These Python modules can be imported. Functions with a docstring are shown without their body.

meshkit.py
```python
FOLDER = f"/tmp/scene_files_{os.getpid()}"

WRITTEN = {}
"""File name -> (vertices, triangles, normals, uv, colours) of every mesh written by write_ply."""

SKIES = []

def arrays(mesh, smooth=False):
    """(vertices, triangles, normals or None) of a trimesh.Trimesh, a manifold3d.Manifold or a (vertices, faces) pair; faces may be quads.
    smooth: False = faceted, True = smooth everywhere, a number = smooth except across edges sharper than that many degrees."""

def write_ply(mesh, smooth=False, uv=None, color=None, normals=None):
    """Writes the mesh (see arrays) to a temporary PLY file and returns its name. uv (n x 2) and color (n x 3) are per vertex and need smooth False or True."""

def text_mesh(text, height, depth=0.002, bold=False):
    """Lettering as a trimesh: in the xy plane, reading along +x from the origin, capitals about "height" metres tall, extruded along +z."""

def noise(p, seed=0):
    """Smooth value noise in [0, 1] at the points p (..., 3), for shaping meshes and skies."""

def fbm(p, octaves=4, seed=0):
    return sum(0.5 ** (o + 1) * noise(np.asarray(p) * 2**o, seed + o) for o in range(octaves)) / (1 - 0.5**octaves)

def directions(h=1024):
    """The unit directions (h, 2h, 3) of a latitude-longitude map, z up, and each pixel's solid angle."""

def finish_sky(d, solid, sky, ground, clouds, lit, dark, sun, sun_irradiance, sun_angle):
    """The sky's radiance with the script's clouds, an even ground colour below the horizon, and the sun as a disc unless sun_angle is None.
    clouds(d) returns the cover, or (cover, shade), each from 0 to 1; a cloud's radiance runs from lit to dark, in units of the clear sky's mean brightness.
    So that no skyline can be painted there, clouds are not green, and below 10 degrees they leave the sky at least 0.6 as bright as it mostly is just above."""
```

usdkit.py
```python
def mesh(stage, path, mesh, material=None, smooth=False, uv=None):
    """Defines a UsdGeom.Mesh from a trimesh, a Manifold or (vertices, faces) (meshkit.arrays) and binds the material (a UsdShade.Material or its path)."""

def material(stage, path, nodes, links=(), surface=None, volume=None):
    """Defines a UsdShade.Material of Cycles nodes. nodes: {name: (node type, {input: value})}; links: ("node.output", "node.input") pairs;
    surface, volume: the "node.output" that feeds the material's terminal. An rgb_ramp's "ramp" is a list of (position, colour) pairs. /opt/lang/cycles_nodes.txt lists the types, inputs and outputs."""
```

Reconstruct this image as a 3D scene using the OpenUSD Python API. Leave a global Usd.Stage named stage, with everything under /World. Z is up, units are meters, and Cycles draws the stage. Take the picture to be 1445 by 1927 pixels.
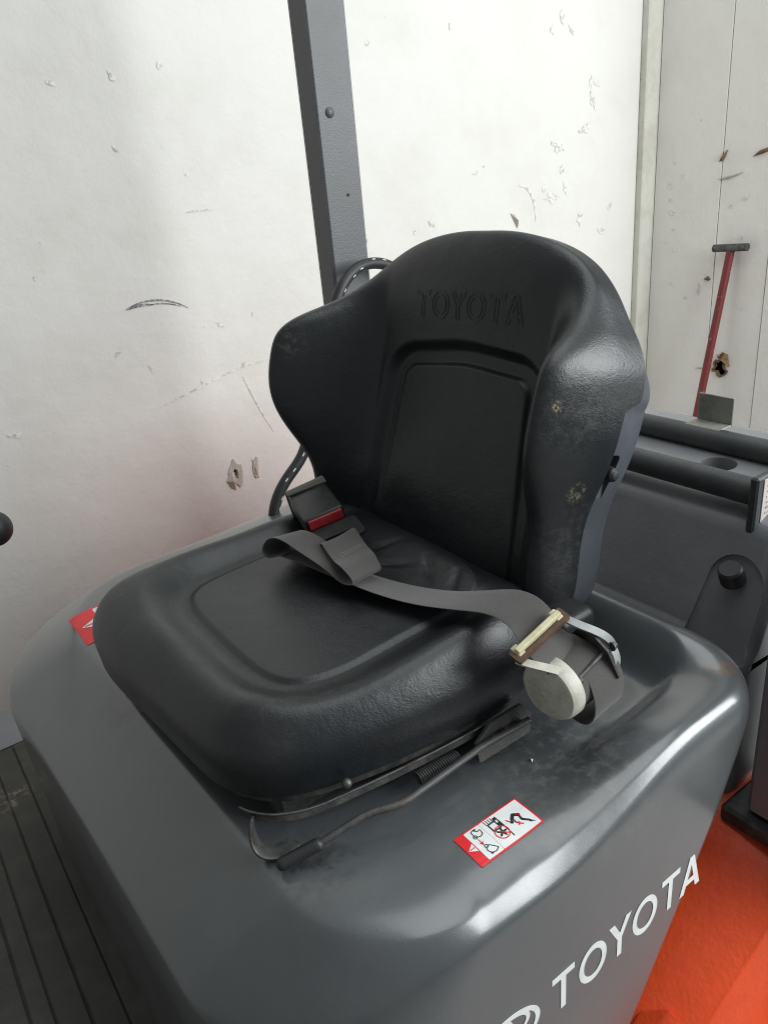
import math, random
import numpy as np, trimesh, shapely, usdkit, meshkit
from shapely import geometry as sg, affinity, ops
from scipy.interpolate import CubicSpline, interp1d
from scipy.spatial import cKDTree
import manifold3d as m3
from pxr import Usd, UsdGeom, UsdLux, UsdShade, Gf, Sdf

random.seed(7); RNG = np.random.default_rng(7)
stage = Usd.Stage.CreateInMemory()
UsdGeom.SetStageUpAxis(stage, UsdGeom.Tokens.z); UsdGeom.SetStageMetersPerUnit(stage, 1.0)
UsdGeom.Xform.Define(stage, '/World')
stage.SetDefaultPrim(stage.GetPrimAtPath('/World'))
UsdGeom.Scope.Define(stage, '/World/Looks')

# ------------------------------------------------------------------ camera
EYE = np.array([-0.45, -0.90, 0.68])
RC = np.array([[0.80374615, -0.58815461, -0.08981246],      # rows: picture right, picture down, forward
               [-0.30649991, -0.27992385, -0.90978044],
               [0.50995091, 0.75876004, -0.40525705]])
cam = UsdGeom.Camera.Define(stage, '/World/camera')
M = np.eye(4); M[0, :3] = RC[0]; M[1, :3] = -RC[1]; M[2, :3] = -RC[2]; M[3, :3] = EYE
cam.AddTransformOp().Set(Gf.Matrix4d(M.tolist()))
cam.CreateHorizontalApertureAttr(36.0); cam.CreateVerticalApertureAttr(36.0 * 1024 / 767); cam.CreateFocalLengthAttr(36.0)
cam.CreateClippingRangeAttr(Gf.Vec2f(0.02, 100))
cam.CreateExposureAttr(0.15)

# ------------------------------------------------------------------ light: open doorway at the right, dim room everywhere else
AMBIENT = 0.24
usdkit.material(stage, '/World/Looks/room_light', {'b': ('background_shader', {'color': (0.93, 0.98, 1.0), 'strength': AMBIENT})}, surface='b.background')
dome = UsdLux.DomeLight.Define(stage, '/World/ambient')
UsdShade.MaterialBindingAPI.Apply(dome.GetPrim()).Bind(UsdShade.Material.Get(stage, '/World/Looks/room_light'))


def rect_light(name, pos, target, w, h, power, color=(1, 1, 1)):
    L = UsdLux.RectLight.Define(stage, '/World/' + name)
    z = np.array(pos, float) - np.array(target, float); z /= np.linalg.norm(z)
    x = np.cross([0, 0, 1.], z); x /= np.linalg.norm(x); y = np.cross(z, x)
    m = np.eye(4); m[0, :3] = x; m[1, :3] = y; m[2, :3] = z; m[3, :3] = pos
    L.AddTransformOp().Set(Gf.Matrix4d(m.tolist()))
    L.CreateWidthAttr(w); L.CreateHeightAttr(h); L.CreateNormalizeAttr(False)
    L.CreateIntensityAttr(power); L.CreateColorAttr(Gf.Vec3f(*color))
    return L


rect_light('doorway_light', (2.2, -2.4, 1.5), (1.15, 0.5, 0.3), 2.3, 2.1, 10.2, (0.94, 0.985, 1.0))
rect_light('ceiling_light', (0.9, -0.5, 3.2), (0.6, -0.4, 0.0), 2.8, 1.8, 2.3, (0.94, 0.985, 1.0))

# ------------------------------------------------------------------ helpers
BASE, COUNT = {}, {}


def numbered(path):
    n = COUNT.get(path, 0); COUNT[path] = n + 1
    return path if n == 0 else f'{path}_{n:03d}'


def tag(p, label=None, cat=None, group=None, kind=None):
    p = p.GetPrim() if hasattr(p, 'GetPrim') else p
    for k, v in (('label', label), ('category', cat), ('group', group), ('kind', kind)):
        if v: p.SetCustomDataByKey(k, v)
    return p


def thing(name, base=(0, 0, 0), **kw):
    path = numbered('/World/' + name)
    x = UsdGeom.Xform.Define(stage, path); x.AddTranslateOp().Set(Gf.Vec3d(*map(float, base)))
    BASE[path] = np.array(base, float)
    tag(x, **kw)
    return path


def obj(name, mesh, mat, parent=None, smooth=35, **kw):
    """mesh is given in world coordinates"""
    path = numbered((parent or '/World') + '/' + name)
    v, f, n = meshkit.arrays(mesh, smooth)
    if parent:
        v = v - BASE['/World/' + parent.split('/')[2]]
    m = UsdGeom.Mesh.Define(stage, path)
    from pxr import Vt
    m.CreatePointsAttr(Vt.Vec3fArray.FromNumpy(v.astype(np.float32)))
    m.CreateFaceVertexCountsAttr(Vt.IntArray.FromNumpy(np.full(len(f), 3, np.int32)))
    m.CreateFaceVertexIndicesAttr(Vt.IntArray.FromNumpy(f.astype(np.int32).ravel()))
    m.CreateSubdivisionSchemeAttr('none')
    if n is not None:
        m.CreateNormalsAttr(Vt.Vec3fArray.FromNumpy(n.astype(np.float32))); m.SetNormalsInterpolation('vertex')
    UsdShade.MaterialBindingAPI.Apply(m.GetPrim()).Bind(MAT[mat])
    tag(m, **kw)
    return path


def cat(*ms):
    return trimesh.util.concatenate([m for m in ms])


def sstep(a, b, x):
    t = np.clip((np.asarray(x, float) - a) / (b - a), 0, 1)
    return t * t * (3 - 2 * t)


def cbox(lo, hi, c=0.003):
    """box with chamfered edges"""
    lo, hi = np.minimum(lo, hi).astype(float), np.maximum(lo, hi).astype(float)
    c = min(c, 0.45 * (hi - lo).min())
    pts = []
    for sx in (0, 1):
        for sy in (0, 1):
            for sz in (0, 1):
                p = np.array([(lo, hi)[sx][0], (lo, hi)[sy][1], (lo, hi)[sz][2]])
                d = np.array([1 - 2 * sx, 1 - 2 * sy, 1 - 2 * sz]) * c
                for k in range(3):
                    q = p + d; q[k] = p[k]; pts.append(q)
    return trimesh.convex.convex_hull(np.array(pts))


def rbox(lo, hi, r, seg=24):
    """box with rounded edges"""
    lo, hi = np.array(lo, float) + r, np.array(hi, float) - r
    s = [m3.Manifold.sphere(r, seg).translate(tuple(float((lo, hi)[k >> i & 1][i]) for i in range(3))) for k in range(8)]
    m = m3.Manifold.batch_hull(s).to_mesh()
    return trimesh.Trimesh(np.array(m.vert_properties[:, :3]), np.array(m.tri_verts), process=True)


def spline(pts, n=60):
    pts = np.array(pts, float)
    t = np.r_[0, np.cumsum(np.linalg.norm(np.diff(pts, axis=0), axis=1))]
    return CubicSpline(t, pts)(np.linspace(0, t[-1], n))


def tube(path, r, seg=16, caps=True):
    path = np.array(path, float); n = len(path)
    r = np.broadcast_to(np.asarray(r, float), n)
    T = np.gradient(path, axis=0); T /= np.linalg.norm(T, axis=1, keepdims=True)
    u = np.cross(T[0], [0.3, 0.2, 1.0]); u /= np.linalg.norm(u)
    a = np.linspace(0, 2 * np.pi, seg, endpoint=False)
    V = []
    for i in range(n):
        u = u - T[i] * (u @ T[i]); u /= np.linalg.norm(u); w = np.cross(T[i], u)
        V.append(path[i] + r[i] * (np.cos(a)[:, None] * u + np.sin(a)[:, None] * w))
    V = np.vstack(V + [path[:1], path[-1:]])
    F = []
    j = np.arange(seg); k = (j + 1) % seg
    for i in range(n - 1):
        F += [np.c_[i * seg + j, i * seg + k, (i + 1) * seg + k], np.c_[i * seg + j, (i + 1) * seg + k, (i + 1) * seg + j]]
    F += [np.c_[np.full(seg, n * seg), k, j], np.c_[np.full(seg, n * seg + 1), (n - 1) * seg + j, (n - 1) * seg + k]]
    return trimesh.Trimesh(V, np.vstack(F), process=False)


def capsule_tube(path, r, seg=16):
    """tube with rounded ends"""
    path = np.array(path, float)
    L = np.r_[0, np.cumsum(np.linalg.norm(np.diff(path, axis=0), axis=1))]
    a = np.sort(np.r_[L, r * (1 - np.cos(np.linspace(0.1, np.pi / 2, 6))), L[-1] - r * (1 - np.cos(np.linspace(0.1, np.pi / 2, 6)))])
    p = interp1d(L, path, axis=0)(a)
    rr = r * np.sqrt(np.clip(1 - np.clip(1 - np.minimum(a, L[-1] - a) / r, 0, 1) ** 2, 0.01, 1))
    return tube(p, rr, seg)


def frame_from(x, z):
    x = np.array(x, float); x /= np.linalg.norm(x); z = np.array(z, float); z = z - x * (z @ x); z /= np.linalg.norm(z)
    return x, np.cross(z, x), z


def place(mesh, o, x, z):
    """mesh's own xyz axes go to x, z cross x, z at the point o"""
    X, Y, Z = frame_from(x, z)
    m = mesh.copy(); m.vertices = np.array(o) + m.vertices @ np.stack([X, Y, Z]); return m


def extrude(poly, h):
    gs = getattr(poly, 'geoms', [poly])
    return cat(*[trimesh.creation.extrude_polygon(g, h, engine='earcut') for g in gs])


def closed_spline(pts, n=600):
    pts = np.array(pts, float); pts = np.vstack([pts, pts[:1]])
    t = np.r_[0, np.cumsum(np.linalg.norm(np.diff(pts, axis=0), axis=1) ** 0.6)]
    c = CubicSpline(t, pts, bc_type='periodic')(np.linspace(0, t[-1], 4000))
    L = np.r_[0, np.cumsum(np.linalg.norm(np.diff(c, axis=0), axis=1))]
    return interp1d(L, c, axis=0)(np.linspace(0, L[-1], n, endpoint=False))


def fillet_loop(corners, radii, M=24, K=24):
    """closed outline with the same number of points for any corner list of the same length"""
    c = np.array(corners, float); n = len(c); segs = []
    for i in range(n):
        p, a, b = c[i], c[i - 1], c[(i + 1) % n]
        u, v = (a - p) / np.linalg.norm(a - p), (b - p) / np.linalg.norm(b - p)
        half = math.acos(np.clip(u @ v, -1, 1)) / 2
        L = radii[i] / math.tan(half)
        p0, p1 = p + u * L, p + v * L
        bis = (u + v) / np.linalg.norm(u + v); o = p + bis * radii[i] / math.sin(half)
        a0, a1 = math.atan2(*(p0 - o)[::-1]), math.atan2(*(p1 - o)[::-1])
        d = (a1 - a0 + np.pi) % (2 * np.pi) - np.pi
        t = a0 + d * np.linspace(0, 1, M)
        segs.append(o + radii[i] * np.c_[np.cos(t), np.sin(t)])
    out = []
    for i in range(n):
        s, e = segs[i], segs[(i + 1) % n]
        out += [s, s[-1] + (e[0] - s[-1]) * (np.arange(1, K + 1) / (K + 1))[:, None]]
    return np.vstack(out)


def dist_to(loop, P):
    k = 8 if len(loop) > 1500 else 12
    q = np.vstack([loop + (np.roll(loop, -1, 0) - loop) * (i / k) for i in range(k)])
    return cKDTree(q).query(P)[0]


def sd(loop, P):
    d = dist_to(loop, P)
    return np.where(shapely.contains_xy(sg.Polygon(loop), P[:, 0], P[:, 1]), d, -d)


def heightfield(loop, center, hfun, base, S):
    """closed solid over a star shaped outline: rings at the fractions S of the way out"""
    n = len(loop); loop = np.array(loop); center = np.array(center, float)
    P = np.vstack([center + s * (loop - center) for s in S] + [center[None]])
    d = dist_to(loop, P); d[(len(S) - 1) * n:len(S) * n] = 0
    h = hfun(P, d)
    top = np.c_[P, h]; c = len(top) - 1
    bot = np.vstack([np.c_[loop, np.full(n, base)], [[*center, base]]])
    j = np.arange(n); k = (j + 1) % n
    F = [np.c_[np.full(n, c), j, k]]
    for i in range(len(S) - 1):
        a, b = i * n, (i + 1) * n
        F += [np.c_[a + j, b + j, b + k], np.c_[a + j, b + k, a + k]]
    e, g = (len(S) - 1) * n, c + 1
    F += [np.c_[e + j, g + j, g + k], np.c_[e + j, g + k, e + k], np.c_[np.full(n, g + n), g + k, g + j]]
    F = np.vstack(F)
    area = sg.LinearRing(loop).is_ccw
    return np.vstack([top, bot]), (F if area else F[:, ::-1])


def ribbon(center, across, half, thick=0.0016, lift=None):
    """webbing: centre line points, one sideways direction per point"""
    center = np.array(center, float); across = np.array(across, float); across /= np.linalg.norm(across, axis=1, keepdims=True)
    T = np.gradient(center, axis=0); T /= np.linalg.norm(T, axis=1, keepdims=True)
    A = across - T * (across * T).sum(1, keepdims=True); A /= np.linalg.norm(A, axis=1, keepdims=True)
    N = np.cross(T, A)
    ws = np.array([-1, -0.96, -0.5, 0, 0.5, 0.96, 1]); th = np.array([0.35, 1, 1, 1, 1, 1, 0.35]) * thick / 2
    prof = np.r_[np.c_[ws * half, th], np.c_[ws[::-1] * half, -th[::-1]]]
    m, n = len(prof), len(center)
    V = (center[:, None] + A[:, None] * prof[None, :, :1] + N[:, None] * prof[None, :, 1:]).reshape(-1, 3)
    j = np.arange(m); k = (j + 1) % m; F = []
    for i in range(n - 1):
        F += [np.c_[i * m + j, i * m + k, (i + 1) * m + k], np.c_[i * m + j, (i + 1) * m + k, (i + 1) * m + j]]
    for b, sgn in ((0, -1), ((n - 1) * m, 1)):
        f = np.c_[np.full(m - 2, b), b + np.arange(1, m - 1), b + np.arange(2, m)]; F.append(f[:, ::sgn])
    return trimesh.Trimesh(V, np.vstack(F), process=False)


# ------------------------------------------------------------------ materials
MAT = {}


def mat(name, color, rough, color2=None, scale=6.0, lo=0.45, hi=0.65, rough2=None, bump=(), metallic=0.0, coat=0.0, coat_rough=0.1, spec=0.5, marks=(), specks=None, sheen=0.0, detail=6.0, streaks=None):
    """principled with a noise blend of two tones, bump layers (kind, scale, height in m) and local marks ((x,y,z), radius, colour)"""
    N = {'geo': ('geometry', {}), 'p': ('principled_bsdf', dict(base_color=color, roughness=rough, metallic=metallic, coat_weight=coat, coat_roughness=coat_rough, specular_ior_level=spec, sheen_weight=sheen))}
    Lk = []
    N['n1'] = ('noise_texture', {'scale': scale, 'detail': detail, 'roughness': 0.62}); Lk.append(('geo.position', 'n1.vector'))
    N['m1'] = ('map_range', {'from_min': lo, 'from_max': hi, 'clamp': True}); Lk.append(('n1.fac', 'm1.value'))
    N['c1'] = ('mix_color', {'a': color, 'b': color2 or tuple(c * 1.25 for c in color)}); Lk.append(('m1.result', 'c1.fac'))
    col = 'c1.result'
    N['r1'] = ('map_range', {'from_min': 0.3, 'from_max': 0.7, 'to_min': rough, 'to_max': rough2 or rough, 'clamp': True}); Lk.append(('n1.fac', 'r1.value')); Lk.append(('r1.result', 'p.roughness'))
    if specks:
        sc, thr, scol = specks
        N['v'] = ('noise_texture', {'scale': sc, 'detail': 3.0, 'roughness': 0.6}); Lk.append(('geo.position', 'v.vector'))
        N['vm'] = ('map_range', {'from_min': thr, 'from_max': thr + 0.05, 'clamp': True}); Lk.append(('v.fac', 'vm.value'))
        N['cv'] = ('mix_color', {'b': scol}); Lk += [(col, 'cv.a'), ('vm.result', 'cv.fac')]; col = 'cv.result'
    for i, (rot, thr, scol) in enumerate(streaks or ()):
        q = f'q{i}'
        N[q + 'm'] = ('mapping', {'mapping_type': 'texture', 'rotation': rot, 'scale': (0.055, 0.0022, 0.0022)}); Lk.append(('geo.position', q + 'm.vector'))
        N[q + 'n'] = ('noise_texture', {'scale': 1.0, 'detail': 1.0}); Lk.append((q + 'm.vector', q + 'n.vector'))
        N[q + 'r'] = ('map_range', {'from_min': thr, 'from_max': thr + 0.06, 'to_max': 0.7, 'clamp': True}); Lk.append((q + 'n.fac', q + 'r.value'))
        N[q + 'c'] = ('mix_color', {'b': scol}); Lk += [(col, q + 'c.a'), (q + 'r.result', q + 'c.fac')]; col = q + 'c.result'
    for i, (pos, rad, mc, nscale, amt) in enumerate(marks):
        a = f'k{i}'
        N[a + 'd'] = ('vector_math', {'math_type': 'distance', 'vector2': pos}); Lk.append(('geo.position', a + 'd.vector1'))
        N[a + 'f'] = ('map_range', {'from_min': rad, 'from_max': rad * 0.35, 'clamp': True}); Lk.append((a + 'd.value', a + 'f.value'))
        N[a + 'n'] = ('noise_texture', {'scale': nscale, 'detail': 5.0, 'roughness': 0.7}); Lk.append(('geo.position', a + 'n.vector'))
        N[a + 's'] = ('map_range', {'from_min': 0.48, 'from_max': 0.62, 'to_max': amt, 'clamp': True}); Lk.append((a + 'n.fac', a + 's.value'))
        N[a + 'm'] = ('math', {'math_type': 'multiply'}); Lk += [(a + 'f.result', a + 'm.value1'), (a + 's.result', a + 'm.value2')]
        N[a + 'c'] = ('mix_color', {'b': mc}); Lk += [(col, a + 'c.a'), (a + 'm.value', a + 'c.fac')]; col = a + 'c.result'
    Lk.append((col, 'p.base_color'))
    nrm = None
    for i, (kind, sc, h) in enumerate(bump):
        b = f'b{i}'
        if kind == 'cells':
            N[b + 't'] = ('voronoi_texture', {'scale': sc, 'feature': 'smooth_f1', 'smoothness': 0.5}); out = b + 't.distance'
        else:
            N[b + 't'] = ('noise_texture', {'scale': sc, 'detail': 4.0, 'roughness': 0.55}); out = b + 't.fac'
        Lk.append(('geo.position', b + 't.vector'))
        N[b] = ('bump', {'distance': h, 'strength': 1.0}); Lk.append((out, b + '.height'))
        if nrm: Lk.append((nrm, b + '.normal'))
        nrm = b + '.normal'
    if nrm: Lk.append((nrm, 'p.normal'))
    MAT[name] = usdkit.material(stage, '/World/Looks/' + name, N, Lk, surface='p.BSDF')


DUST = (0.20, 0.19, 0.17)
mat('vinyl', (0.0070, 0.0092, 0.0110), 0.34, (0.0115, 0.0130, 0.0140), scale=7, rough2=0.44, spec=0.6,
    bump=(('cells', 560, 0.00018), ('noise', 260, 0.0003), ('noise', 30, 0.0012)),
    marks=(((0.230, -0.285, 0.401), 0.009, (0.40, 0.31, 0.18), 220, 1.0), ((0.268, -0.279, 0.276), 0.019, (0.30, 0.25, 0.17), 150, 0.75),
           ((0.262, -0.292, 0.395), 0.075, (0.06, 0.058, 0.052), 90, 0.5), ((0.275, -0.276, 0.200), 0.085, (0.042, 0.042, 0.041), 90, 0.55),
           ((0.145, 0.208, 0.444), 0.035, (0.08, 0.075, 0.06), 80, 0.55), ((-0.2, -0.22, 0.14), 0.10, (0.035, 0.035, 0.032), 30, 0.4)))
mat('shell_plastic', (0.065, 0.072, 0.084), 0.40, (0.08, 0.086, 0.096), scale=25, bump=(('noise', 900, 0.0003),))
mat('hood_paint', (0.064, 0.071, 0.075), 0.30, (0.077, 0.083, 0.086), scale=4.5, rough2=0.36, coat=1.0, coat_rough=0.18, spec=0.6,
    bump=(('noise', 700, 0.00018), ('noise', 14, 0.0010)), specks=(230, 0.76, (0.12, 0.12, 0.115)), streaks=(((0.3, 0.2, 0.5), 0.80, (0.15, 0.15, 0.145)), ((1.2, 0.5, 2.0), 0.81, (0.13, 0.13, 0.13))),
    marks=(((0.12, -0.40, 0.0), 0.13, (0.17, 0.165, 0.15), 55, 0.55), ((0.02, -0.42, 0.0), 0.12, (0.11, 0.108, 0.10), 40, 0.5),
           ((0.355, -0.45, 0.045), 0.035, (0.16, 0.085, 0.04), 60, 0.8), ((-0.20, -0.33, 0.0), 0.06, (0.025, 0.025, 0.025), 35, 0.8),
           ((-0.25, 0.10, 0.0), 0.10, (0.03, 0.03, 0.03), 35, 0.6)))
mat('counterweight_paint', (0.175, 0.180, 0.188), 0.34, (0.195, 0.198, 0.204), scale=6, rough2=0.48, spec=0.5, coat=1.0, coat_rough=0.22,
    bump=(('noise', 320, 0.0004), ('noise', 22, 0.0015)), specks=(150, 0.72, (0.20, 0.19, 0.17)))
mat('pillar_paint', (0.085, 0.088, 0.094), 0.40, (0.10, 0.10, 0.098), scale=9, rough2=0.5, bump=(('noise', 260, 0.0007),), specks=(120, 0.74, (0.26, 0.26, 0.25)))
mat('bar_paint', (0.040, 0.044, 0.046), 0.42, (0.055, 0.058, 0.056), scale=20, bump=(('noise', 420, 0.0005),), specks=(90, 0.73, (0.16, 0.09, 0.05)))
mat('dark_metal', (0.022, 0.023, 0.024), 0.45, (0.06, 0.055, 0.048), scale=40, rough2=0.6, bump=(('noise', 300, 0.0005),))
mat('worn_steel', (0.10, 0.10, 0.098), 0.38, (0.05, 0.045, 0.04), scale=60, metallic=0.6, rough2=0.55, bump=(('noise', 500, 0.0003),))
mat('lever_steel', (0.030, 0.031, 0.032), 0.42, (0.055, 0.052, 0.048), scale=50, rough2=0.55, bump=(('noise', 500, 0.0004),),
    marks=(((-0.094, -0.352, 0.03), 0.022, (0.12, 0.06, 0.028), 120, 0.6), ((-0.136, -0.336, 0.03), 0.014, (0.12, 0.065, 0.03), 120, 0.6)))
mat('rubber', (0.014, 0.015, 0.016), 0.5, (0.022, 0.022, 0.022), scale=30, bump=(('noise', 400, 0.0003),))
mat('black_plastic', (0.011, 0.012, 0.013), 0.42, (0.02, 0.02, 0.02), scale=40, bump=(('noise', 700, 0.0002),))
mat('red_button', (0.36, 0.022, 0.030), 0.45, (0.42, 0.04, 0.045), scale=60)
mat('ivory_plastic', (0.50, 0.49, 0.42), 0.45, (0.38, 0.36, 0.29), scale=35, spec=0.4, bump=(('noise', 250, 0.0003),))
mat('yellowed_plastic', (0.62, 0.58, 0.38), 0.4, (0.5, 0.46, 0.28), scale=60)
mat('grey_plastic', (0.28, 0.295, 0.29), 0.35, (0.2, 0.21, 0.2), scale=40)
mat('brown_rust', (0.075, 0.038, 0.022), 0.6, (0.13, 0.065, 0.03), scale=90, bump=(('noise', 500, 0.0005),))
mat('white_paint', (0.74, 0.76, 0.74), 0.5, (0.66, 0.68, 0.66), scale=50)
mat('sticker_red', (0.66, 0.012, 0.018), 0.35)
mat('sticker_white', (0.74, 0.76, 0.75), 0.35, (0.68, 0.70, 0.69), scale=90)
mat('sticker_black', (0.015, 0.015, 0.017), 0.4)
mat('orange_paint', (0.70, 0.066, 0.010), 0.40, (0.62, 0.054, 0.009), scale=9, rough2=0.5, spec=0.35, coat=0.15, coat_rough=0.18, bump=(('noise', 150, 0.0007), ('noise', 30, 0.0012)), specks=(110, 0.76, (0.40, 0.05, 0.015)))
mat('floor_rubber', (0.045, 0.044, 0.038), 0.6, (0.070, 0.067, 0.057), scale=14, rough2=0.75, bump=(('noise', 200, 0.0006),),
    marks=(((-0.44, 0.68, -0.49), 0.05, (0.30, 0.26, 0.18), 45, 0.9),))
mat('wall_paint', (0.70, 0.685, 0.645), 0.55, (0.63, 0.61, 0.56), scale=3.4, lo=0.48, hi=0.85, rough2=0.62, spec=0.3,
    bump=(('noise', 120, 0.00032), ('noise', 8, 0.0045), ('noise', 30, 0.0006)), specks=(60, 0.755, (0.40, 0.39, 0.36)), streaks=(((0.1, 0.4, 0.2), 0.83, (0.5, 0.49, 0.46)),))
mat('batten_paint', (0.58, 0.57, 0.50), 0.55, (0.48, 0.465, 0.40), scale=7, bump=(('noise', 60, 0.002),), specks=(50, 0.70, (0.28, 0.26, 0.2)))
mat('torn_board', (0.20, 0.125, 0.06), 0.9, (0.10, 0.06, 0.03), scale=60, bump=(('noise', 220, 0.003),))
mat('bare_plaster', (0.52, 0.48, 0.42), 0.9, (0.40, 0.36, 0.30), scale=50, bump=(('noise', 150, 0.002),))
mat('scuff_black', (0.13, 0.13, 0.135), 0.7, (0.55, 0.54, 0.52), scale=120, lo=0.46, hi=0.62)
mat('scuff_grey', (0.50, 0.48, 0.44), 0.7, (0.76, 0.745, 0.70), scale=70, lo=0.42, hi=0.56)
mat('cavity_dark', (0.02, 0.016, 0.012), 0.95)
mat('rod_red', (0.16, 0.016, 0.015), 0.5, (0.11, 0.02, 0.018), scale=30, bump=(('noise', 150, 0.001),), specks=(60, 0.66, (0.35, 0.30, 0.28)))
mat('concrete', (0.30, 0.29, 0.28), 0.7, (0.24, 0.235, 0.225), scale=3, bump=(('noise', 60, 0.002),))
mat('plaque', (0.50, 0.44, 0.42), 0.45, (0.46, 0.41, 0.39), scale=30)
mat('galvanised', (0.30, 0.30, 0.27), 0.5, (0.20, 0.20, 0.17), scale=20, metallic=0.5)
# belt webbing: fine woven ribs
MAT['webbing'] = usdkit.material(stage, '/World/Looks/webbing', {
    'geo': ('geometry', {}), 'p': ('principled_bsdf', {'roughness': 0.75, 'specular_ior_level': 0.35, 'sheen_weight': 0.25}),
    'n': ('noise_texture', {'scale': 18, 'detail': 5.0}), 'c': ('mix_color', {'a': (0.052, 0.047, 0.045), 'b': (0.082, 0.076, 0.072)}),
    'w': ('voronoi_texture', {'scale': 720}), 'b': ('bump', {'distance': 0.00035})},
    [('geo.position', 'n.vector'), ('n.fac', 'c.fac'), ('c.result', 'p.base_color'), ('geo.position', 'w.vector'), ('w.distance', 'b.height'), ('b.normal', 'p.normal')], surface='p.BSDF')
mat('thread', (0.24, 0.23, 0.20), 0.8)


# ------------------------------------------------------------------ lettering (plain shapes)
def letters(word, h, spacing=0.17):
    """list of shapely letters, cap height h, laid out along x"""
    st = 0.175
    def ring(w):
        e = affinity.scale(sg.Point(0, 0).buffer(0.5, 48), w, 1.0)
        i = affinity.scale(sg.Point(0, 0).buffer(0.5, 48), w - 2 * st, 1 - 2 * st * 0.86)
        return affinity.translate(e.difference(i), w / 2, 0.5)
    def L(ch):
        if ch == 'T': return ops.unary_union([sg.box(0, 1 - st * .9, 0.78, 1), sg.box(0.39 - st / 2, 0, 0.39 + st / 2, 1)]), 0.78
        if ch == 'O': return ring(1.02), 1.02
        if ch == 'Y':
            a = sg.Polygon([(0, 1), (0.21, 1), (0.51, 0.52), (0.43, 0.36)]); b = sg.Polygon([(0.86, 1), (0.65, 1), (0.35, 0.52), (0.43, 0.36)])
            return ops.unary_union([a, b, sg.box(0.43 - st / 2, 0, 0.43 + st / 2, 0.5)]), 0.86
        if ch == 'A':
            o = sg.Polygon([(0, 0), (0.36, 1), (0.56, 1), (0.92, 0), (0.72, 0), (0.46, 0.76), (0.20, 0)])
            return ops.unary_union([o, sg.Polygon([(0.20, 0.21), (0.72, 0.21), (0.67, 0.36), (0.25, 0.36)])]), 0.92
    x, out = 0, []
    for i, ch in enumerate(word):
        g, w = L(ch)
        if i and word[i - 1] + ch in ('TA', 'OY', 'YO'): x -= 0.09
        out.append(affinity.scale(affinity.translate(g, x, 0), h, h, origin=(0, 0))); x += w + spacing
    return out, (x - spacing) * h


# ------------------------------------------------------------------ the setting
obj('floor', cbox((-6, -6, -1.2), (2.66, 1.39, -1.1), 0.001), 'concrete', kind='structure')
WY = 1.39
wall = thing('wall', (1.4, WY, -1.1), kind='structure')


def slab(x0, x1, z0, z1, y0, holes=()):
    """wall sheet with holes punched through"""
    p = sg.box(x0, z0, x1, z1)
    for h in holes: p = p.difference(h)
    m = extrude(p, 0.016)
    v = m.vertices; m.vertices = np.c_[v[:, 0], y0 + 0.016 - v[:, 2], v[:, 1]]; m.invert()
    return cat(m) if m.volume > 0 else m


def blob(cx, cz, rx, rz, seed, n=26, rot=0.0, rough=0.35):
    r = np.random.default_rng(seed); a = np.linspace(0, 2 * np.pi, n, endpoint=False)
    k = 1 + rough * (r.random(n) - 0.5) * 2
    p = np.c_[rx * k * np.cos(a), rz * k * np.sin(a)]
    c, s = math.cos(rot), math.sin(rot)
    return sg.Polygon(p @ np.array([[c, s], [-s, c]]) + [cx, cz]).buffer(0)


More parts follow.
